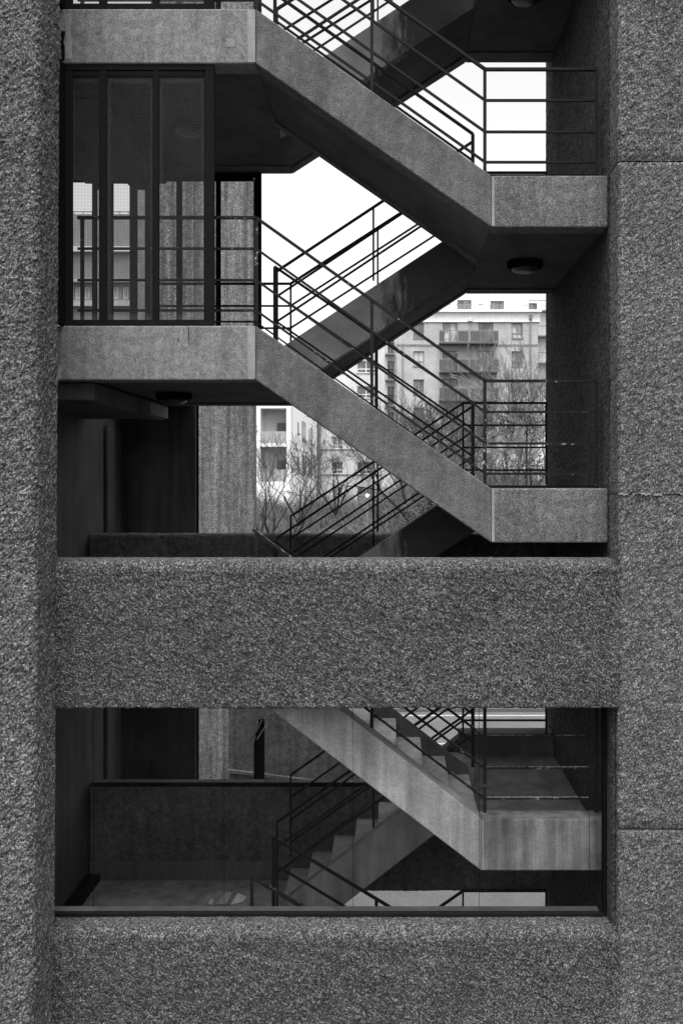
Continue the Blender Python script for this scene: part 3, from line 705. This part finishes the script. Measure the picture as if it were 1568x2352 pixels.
for r0, r1 in rows[:3]:
    bt, bb = az(r0 + 82), az(r1 + 2)
    bl = MB().box(ax(590), ax(1080), YA - 1.2, YA - .01, bb - .14, bb).build('balcony', 'darkpanel', bA)
    rl = MB(); rl.bar((ax(590), YA - 1.17, bt), (ax(1080), YA - 1.17, bt), .07)
    for q in (590, 745, 832, 930, 1038, 1078): rl.bar((ax(q + 1), YA - 1.17, bb), (ax(q + 1), YA - 1.17, bt + (.12 if q in (745, 832) else 0)), .06)
    for q in range(632, 742, 18): rl.bar((ax(q), YA - 1.17, bb), (ax(q), YA - 1.17, bt), .025)
    for q in range(934, 1038, 18): rl.bar((ax(q), YA - 1.17, bb), (ax(q), YA - 1.17, bt), .025)
    for q in range(835, 845, 5): rl.bar((ax(q), YA - 1.17, bb), (ax(q), YA - 1.17, bt), .025)
    rl.build('railing', 'greyb', bl)
    for a, b in ((591, 630), (747, 830), (846, 929), (1041, 1079)): MB().box(ax(a), ax(b), YA - 1.22, YA - 1.19, bb + .05, bt - .08).build('panel', 'darkpanel', bl)
MB().box(ax(238), ax(1424), YA - .05, YA - .003, az(500), az(486)).build('string_course', 'greyb', bA)
dp = MB().bar((ax(1361), YA - .12, -4), (ax(1361), YA - .12, az(275)), .12).build('drainpipe', 'greyb', bA); MB().box(ax(1348), ax(1376), YA - .3, YA - .03, az(275), az(242)).build('hopper', 'greyb', dp)
MB().bar((ax(285), YA - .1, -4), (ax(285), YA - .1, az(480)), .1).build('drainpipe', 'greyb', bA)
for q, w in ((962, 100), (853, 285)): MB().lathe((ax(q), YA + (2.1 if w == 100 else -.16), az(w)), [(.001, .1), (.22, .1), (.25, -.12), (.001, -.12)], 10).build('vent', 'cream', bA)
# --- set-back white wing, far right
bR = thing('white_block', (ax(1560), YA + 6, -4), 'white rendered block with small balconies at the far right beside the dark tower wall', 'building', 'apartment blocks beyond the trees')
hr = [(ax(1320), ax(1345), az(118), az(72)), (ax(1352), ax(1372), az(118), az(72)), (ax(1425), ax(1500), az(112), az(40)), (ax(1450), ax(1500), az(520), az(440)), (ax(1450), ax(1500), az(760), az(680))]
facade(bR, ax(1300), ax(1800), -4, az(-150), YA + 6, hr, 'white')
for h in hr: window(bR, h, YA + 6, 'pane', 0)
for zb in (118, 345, 585):
    bl = MB().box(ax(1410), ax(1700), YA + 4.9, YA + 5.99, az(zb) - .12, az(zb)).build('balcony', 'greyb', bR)
    rl = MB(); rl.bar((ax(1410), YA + 4.95, az(zb) + 1), (ax(1700), YA + 4.95, az(zb) + 1), .07)
    for q in range(1412, 1700, 12): rl.bar((ax(q), YA + 4.95, az(zb)), (ax(q), YA + 4.95, az(zb) + 1), .03)
    rl.build('railing', 'greyb', bl)
# --- small recessed wing at the left end of the brick block
bW = thing('white_stair_wing', (ax(130), YA + 1, -4), 'narrow white wing with stacked small balconies at the left end of the brick block', 'building', 'apartment blocks beyond the trees')
hw = [(ax(157), ax(215), az(780 + d), az(615 + d)) for d in (-218, 0, 218, 436)]
facade(bW, ax(112), ax(233), -4, az(420), YA + 1, hw, 'cream', body=5)
for h in hw: window(bW, h, YA + 1, 'pane', 0)
for h in hw:
    bl = MB().box(h[0] - .25, h[1] + .02, YA, YA + .99, h[2] - .12, h[2]).build('balcony', 'greyb', bW)
    rl = MB(); rl.bar((h[0] - .25, YA + .03, h[2] + .95), (h[1], YA + .03, h[2] + .95), .06)
    for k in range(9): xx = h[0] - .25 + k * .14; rl.bar((xx, YA + .03, h[2]), (xx, YA + .03, h[2] + .95), .03)
    rl.build('railing', 'frame', bl)
# --- middle pale block
YM = 101.0; kM = 2100 / YM
def mx(zx): return ((900 + zx / 2.613) * DS - 905) / kM
def mz(zy): return (1096 - (1450 + zy / 2.613) * DS) / kM
bM = thing('rendered_block', (mx(1000), YM, -4), 'plain pale rendered block with square windows between the other apartment blocks', 'building', 'apartment blocks beyond the trees')
hm = []
for d in (-582, -338, -95, 148, 390, 628, 868):
    for a, b in ((820, 930), (1062, 1238)):
        hm.append((mx(a), mx(b), mz(d + 118), mz(d)))
hm = [h for h in hm if h[2] > -3.5]
facade(bM, mx(690), mx(1560), -4, mz(-640), YM, hm, 'cream')
for i, h in enumerate(hm): window(bM, h, YM, 'pane' if i % 4 else 'panep', 1, .3, fmat='white')
for d in (508, 750): MB().box(mx(700), mx(1500), YM - .08, YM - .003, mz(d + 8), mz(d)).build('string_course', 'greyb', bM)
for a, b in ((662, 672), (704, 716)): MB().box(mx(a) , mx(b), YM - .6, YM - .02, -4, mz(-60)).build('downpipe_casing', 'greyb', bM)
# --- left block: loggia front and long receding side
YC = 75.0; kC = 2100 / YC
def cx_(zx): return ((900 + zx / 2.613) * DS - 905) / kC
def cz(zy): return (1096 - (1450 + zy / 2.613) * DS) / kC
bC = thing('loggia_block', (cx_(250), YC, -4), 'white block with shaded brick-edged loggias and a long side wall with slit windows', 'building', 'apartment blocks beyond the trees')
zt = cz(-330); hc = [(cx_(140), cx_(388), cz(455), cz(118)), (cx_(140), cx_(388), cz(820), cz(485)), (cx_(140), cx_(388), cz(90), cz(-240)), (cx_(-60), cx_(60), cz(455), cz(118))]
facade(bC, cx_(-250), cx_(430), -4, zt, YC, hc, 'white', depth=1.6, body=1.8)
for h in hc[:3]:
    MB().quad((h[0], YC + 1.59, h[2]), (h[1], YC + 1.59, h[2]), (h[1], YC + 1.59, h[3]), (h[0], YC + 1.59, h[3])).build('loggia_back', 'cream', bC)
    MB().box(h[0], h[1], YC + .05, YC + .15, h[2], h[2] + 1.0).build('loggia_parapet', 'mid', bC)
    window(bC, (cx_(275), cx_(372), h[3] - 2.2, h[3] - 1.1), YC + 1.3, 'pane', 0, depth=.2)
side = thing('x', (0, 0, 0), None, None); bpy.data.objects.remove(side)
xs_ = cx_(430)
def sy(zx): return 237 * YC / (905 - (900 + zx / 2.613) * DS)
def sz(zy, y): return (1096 - (1450 + zy / 2.613) * DS) / (2100 / y)
sb = MB().box(cx_(-240), xs_, YC + 1.81, sy(700), -4, zt - .01).build('side_wall', 'bright', bC)
for a, b, t, u in ((495, 507, 255, 360), (537, 575, 250, 425), (603, 612, 320, 420), (620, 638, 305, 460), (495, 507, 595, 700), (537, 575, 570, 740), (603, 612, 640, 740), (620, 638, 590, 745)):
    y0, y1 = sy(a), sy(b); ym = (y0 + y1) / 2; z1, z0 = sz(t, ym), sz(u, ym)
    w = MB().box(xs_ - .05, xs_ + .03, y0, y1, z0, z1).build('window', 'greyb', bC)
    MB().box(xs_ + .031, xs_ + .04, y0 + .15, y1 - .15, z0 + .12, z1 - .08).build('pane', 'pane', w)
    MB().box(xs_ + .002, xs_ + .14, y0 - .1, y1 + .1, z0 - .12, z0 - .004).build('sill', 'greyb', w)
# --- far left slab seen through the wired glass
YD = 60.0; kD = 2100 / YD
def dx_(x): return (x - 905) / kD
def dz_(y): return (1096 - y) / kD
bD = thing('grey_slab_block', (dx_(230), YD, -4), 'long grey slab block with pale bands seen through the wired glass', 'building', 'apartment blocks beyond the trees')
hd_ = [(dx_(150 + k * 22), dx_(162 + k * 22), dz_(686), dz_(658)) for k in range(8)]
facade(bD, dx_(60), dx_(345), -4, dz_(492), YD, hd_, 'greyb')
for h in hd_: window(bD, h, YD, 'panep', 0, fmat='white')
MB().box(dx_(60), dx_(345), YD - .3, YD - .02, dz_(580), dz_(568)).build('pale_band', 'cream', bD)
MB().box(dx_(60), dx_(345), YD - .35, YD - .02, dz_(650), dz_(642)).build('pale_band', 'mid', bD)
MB().box(dx_(60), dx_(345), YD - .35, YD - .02, dz_(705), dz_(692)).build('pale_band', 'mid', bD)
rr_ = MB(); rr_.bar((dx_(60), YD + .3, dz_(483)), (dx_(345), YD + .3, dz_(483)), .05)
for k in range(14): rr_.bar((dx_(62 + k * 21), YD + .3, dz_(492)), (dx_(62 + k * 21), YD + .3, dz_(483)), .05)
rr_.build('roof_railing', 'greyb', bD)

# ================================================================== TREES
def grow(mb, p, d, L, r, depth, spread, bend, twig=None):
    n = 4; pts = [p]; rad = [r]; q = p.copy(); dd = d.copy()
    for k in range(n):
        dd = (dd + Vector((random.uniform(-1, 1), random.uniform(-1, 1), random.uniform(-.5, .8))) * bend).normalized()
        q = q + dd * L / n; pts.append(q.copy()); rad.append(max(r * (1 - .42 * (k + 1) / n), .010))
    tgt = mb if (depth > 2 or twig is None) else twig
    tgt.tube(pts, rad, 5 if r > .05 else 3)
    if depth == 0: return
    kids = random.choice((2, 3, 3)) if depth > 1 else 4
    for k in range(kids):
        at = random.uniform(.45, 1) if k else 1.0
        i = min(n, max(1, int(round(at * n)))); a = random.uniform(0, 6.28)
        side = dd.orthogonal().normalized(); side = (side * math.cos(a) + dd.cross(side) * math.sin(a))
        nd = (dd + side * random.uniform(.5, 1.1) * spread + Vector((0, 0, .12))).normalized()
        grow(mb, pts[i], nd, L * random.uniform(.62, .82), max(rad[i] * .68, .010), depth - 1, spread, bend, twig)
def ground_z(y):
    rows = [38.2, 42, 46, 52, 58, 64, 70, 110]; hz = [-9, -8.3, -7.3, -6, -5, -4.4, -4.1, -4]
    for a, b, c, d in zip(rows[:-1], rows[1:], hz[:-1], hz[1:]):
        if a <= y <= b: return c + (d - c) * (y - a) / (b - a)
    return -4
def tree(px, Y, topy, label, mat='bark', depth=6, r=.13, spread=.7, seed=1, lean=0, first=.30):
    random.seed(seed); gz = ground_z(Y) - .1; x = (px - 905) * Y / 2100; H = (1096 - topy) * Y / 2100 - gz
    o = thing('bare_tree', (x, Y, gz), label, 'tree', 'bare winter trees beyond the tower')
    tk, tw = MB(), MB()
    L = H * first; base = Vector((x, Y, gz)); fork = Vector((x + lean, Y, gz + L))
    tk.tube([base, (base + fork) / 2 + Vector((.08, 0, 0)), fork], [r * 1.3, r * 1.1, r], 7)
    for k in range(4):
        a = k * 1.57 + random.uniform(0, .8)
        d = Vector((math.cos(a) * spread * .75, math.sin(a) * spread * .5, 1)).normalized()
        grow(tk, fork, d, H * .24, r * .72, depth - 1, spread, .16, tw)
    tk.build('trunk', mat, o); tw.build('crown', mat if mat != 'bark' else 'barkmid', o)
    return o
T = [
 (632, 44, 945, 'forked dark bare tree just right of the streaked column', 'bark', 6, .13, .62, 3, 0),
 (598, 52, 965, 'slim bare tree partly hidden by the streaked column', 'barkmid', 6, .09, .6, 4, 0),
 (688, 56, 990, 'low spreading bare tree before the white side wall', 'bark', 6, .10, .7, 5, 0),
 (772, 58, 960, 'bare tree with upswept branches before the plain pale block', 'bark', 6, .11, .6, 6, 0),
 (842, 60, 1010, 'small pale bare tree left of the brick block corner', 'barkpale', 6, .08, .7, 7, 0),
 (955, 50, 860, 'large dark bare tree between the crossing railings', 'bark', 7, .16, .75, 8, 0),
 (1010, 54, 895, 'bare tree with a long curving dark limb below the balconies', 'bark', 7, .14, .8, 9, .8),
 (1075, 52, 935, 'greyish bare tree right below the lower balcony', 'barkmid', 7, .12, .75, 10, 0),
 (1130, 56, 925, 'pale twiggy bare tree behind the right landing railing', 'barkpale', 6, .10, .75, 11, 0),
 (1185, 58, 810, 'tall upswept pale tree in front of the drainpipe', 'barkmid', 7, .12, .6, 12, 0),
 (925, 62, 905, 'slender grey bare tree at the left corner of the brick block', 'barkmid', 6, .10, .7, 31, 0),
 (1045, 64, 975, 'bushy bare tree low in front of the second balcony', 'bark', 6, .10, .85, 32, 0),
 (1105, 47, 985, 'near bare sapling with dark twigs behind the railing corner', 'bark', 6, .07, .9, 33, 0),
 (1160, 62, 880, 'grey bare tree under the right-hand brick windows', 'barkmid', 6, .11, .8, 34, 0),
 (1225, 62, 870, 'dark bare tree close to the dark tower wall', 'bark', 6, .10, .8, 35, 0),
 (1228, 50, 760, 'tallest thin pale tree right beside the dark tower wall', 'barkpale', 7, .10, .5, 13, 0),
]
for px, Y, ty, lab, m, dp_, r_, sp_, sd_, ln in T: tree(px, Y, ty, lab, m, 5 if px < 860 else 6, r_, sp_, sd_, ln)
# dense thicket of suckers and brambles on the bank
random.seed(21)
for nm, mt, cnt, hlo, hhi in (('thicket', 'barkpale', 4200, 2.2, 5.6), ('bramble_thicket', 'barkmid', 5200, 2.0, 5.2), ('undergrowth', 'bark', 2600, 1.5, 4.4)):
    mb = MB()
    for k in range(cnt):
        Y = random.uniform(46, 68); pxx = random.uniform(560, 1300); x = (pxx - 905) * Y / 2100; z = ground_z(Y) - .2
        h = random.uniform(hlo, hhi) * (1.25 if pxx > 930 else .72); p = Vector((x, Y, z)); d = Vector((random.uniform(-.6, .6), random.uniform(-.3, .3), 1)).normalized(); pts = [p.copy()]
        for j in range(5):
            d = (d + Vector((random.uniform(-.45, .45), random.uniform(-.3, .3), random.uniform(-.25, .12)))).normalized(); p = p + d * h / 5; pts.append(p.copy())
        r0 = random.uniform(.016, .032); mb.tube(pts, [r0 * (1 - .14 * j) for j in range(6)], 3)
        for j in (2, 3, 4):
            for _ in range(2):
                e = (d + Vector((random.uniform(-1.2, 1.2), random.uniform(-.6, .6), random.uniform(-.3, .8)))).normalized(); l = random.uniform(.4, 1.3)
                mid = pts[j] + e * l * .5 + Vector((0, 0, random.uniform(-.1, .2))); mb.tube([pts[j], mid, pts[j] + e * l], [r0 * .6, r0 * .5, .006], 3)
    o = mb.build(nm, mt); tag(o, {'thicket': 'pale tangled suckers and brambles on the bank', 'bramble_thicket': 'grey brambles tangled on the bank below the trees', 'undergrowth': 'dark undergrowth stems low on the bank'}[nm], 'thicket', kind='stuff')
# ivy clumps and evergreen bush: many small leaves
def leafy(px, Y, py, rx, rz, n, label, seed):
    random.seed(seed); x = (px - 905) * Y / 2100; z = (1096 - py) * Y / 2100; gz = ground_z(Y)
    o = thing('evergreen_bush', (x, Y, gz), label, 'bush', 'evergreen bushes among the bare trees'); mb = MB()
    for k in range(n):
        a, b, c = random.gauss(0, .5), random.gauss(0, .5), random.gauss(0, .5)
        if noise.noise(Vector((a * 2.2 + seed, b * 2.2, c * 2.2))) < -.05: continue
        p = Vector((x + a * rx, Y + b * rx, z + c * rz)); u = Vector((random.uniform(-1, 1), random.uniform(-1, 1), random.uniform(-1, 1))).normalized() * random.uniform(.05, .1); v = u.orthogonal().normalized() * u.length * .6
        mb.quad(p - u, p - v, p + u, p + v)
    mb.build('foliage', 'ivy', o); MB().tube([(x, Y, gz), (x + .1, Y, z)], [.08, .04], 6).build('stem', 'bark', o)
leafy(1205, 48, 965, 1.5, 1.0, 1500, 'dark evergreen bush behind the right landing railing beside the tower wall', 2)
leafy(1215, 50, 1075, 1.5, .8, 900, 'low dark evergreen bush near the foot of the right landing railing', 5)
leafy(985, 48, 1175, 1.6, .7, 1500, 'dark ivy mound low behind the rear handrail', 9)
# small round sign in the thicket
o = thing('round_sign', (X(843, Y0 / 45.5), 45.5, ground_z(45.5)), 'small white round sign on a thin post in the thicket behind the rear handrail', 'sign')
sx_ = (843 - 905) * 45.5 / 2100; sz_ = (1096 - 1138) * 45.5 / 2100
sgn_ = MB(); n = 20; sgn_.prism([(sx_ + .10 * math.cos(-2 * math.pi * k / n), sz_ + .10 * math.sin(-2 * math.pi * k / n)) for k in range(n)][::-1], 45.5, 45.53); sgn_.build('disc', 'white', o)
MB().bar((sx_, 45.56, ground_z(45.5)), (sx_, 45.56, sz_), .04).build('post', 'greyb', o)

for o in SC.objects:
    if '_o' in o: del o['_o']
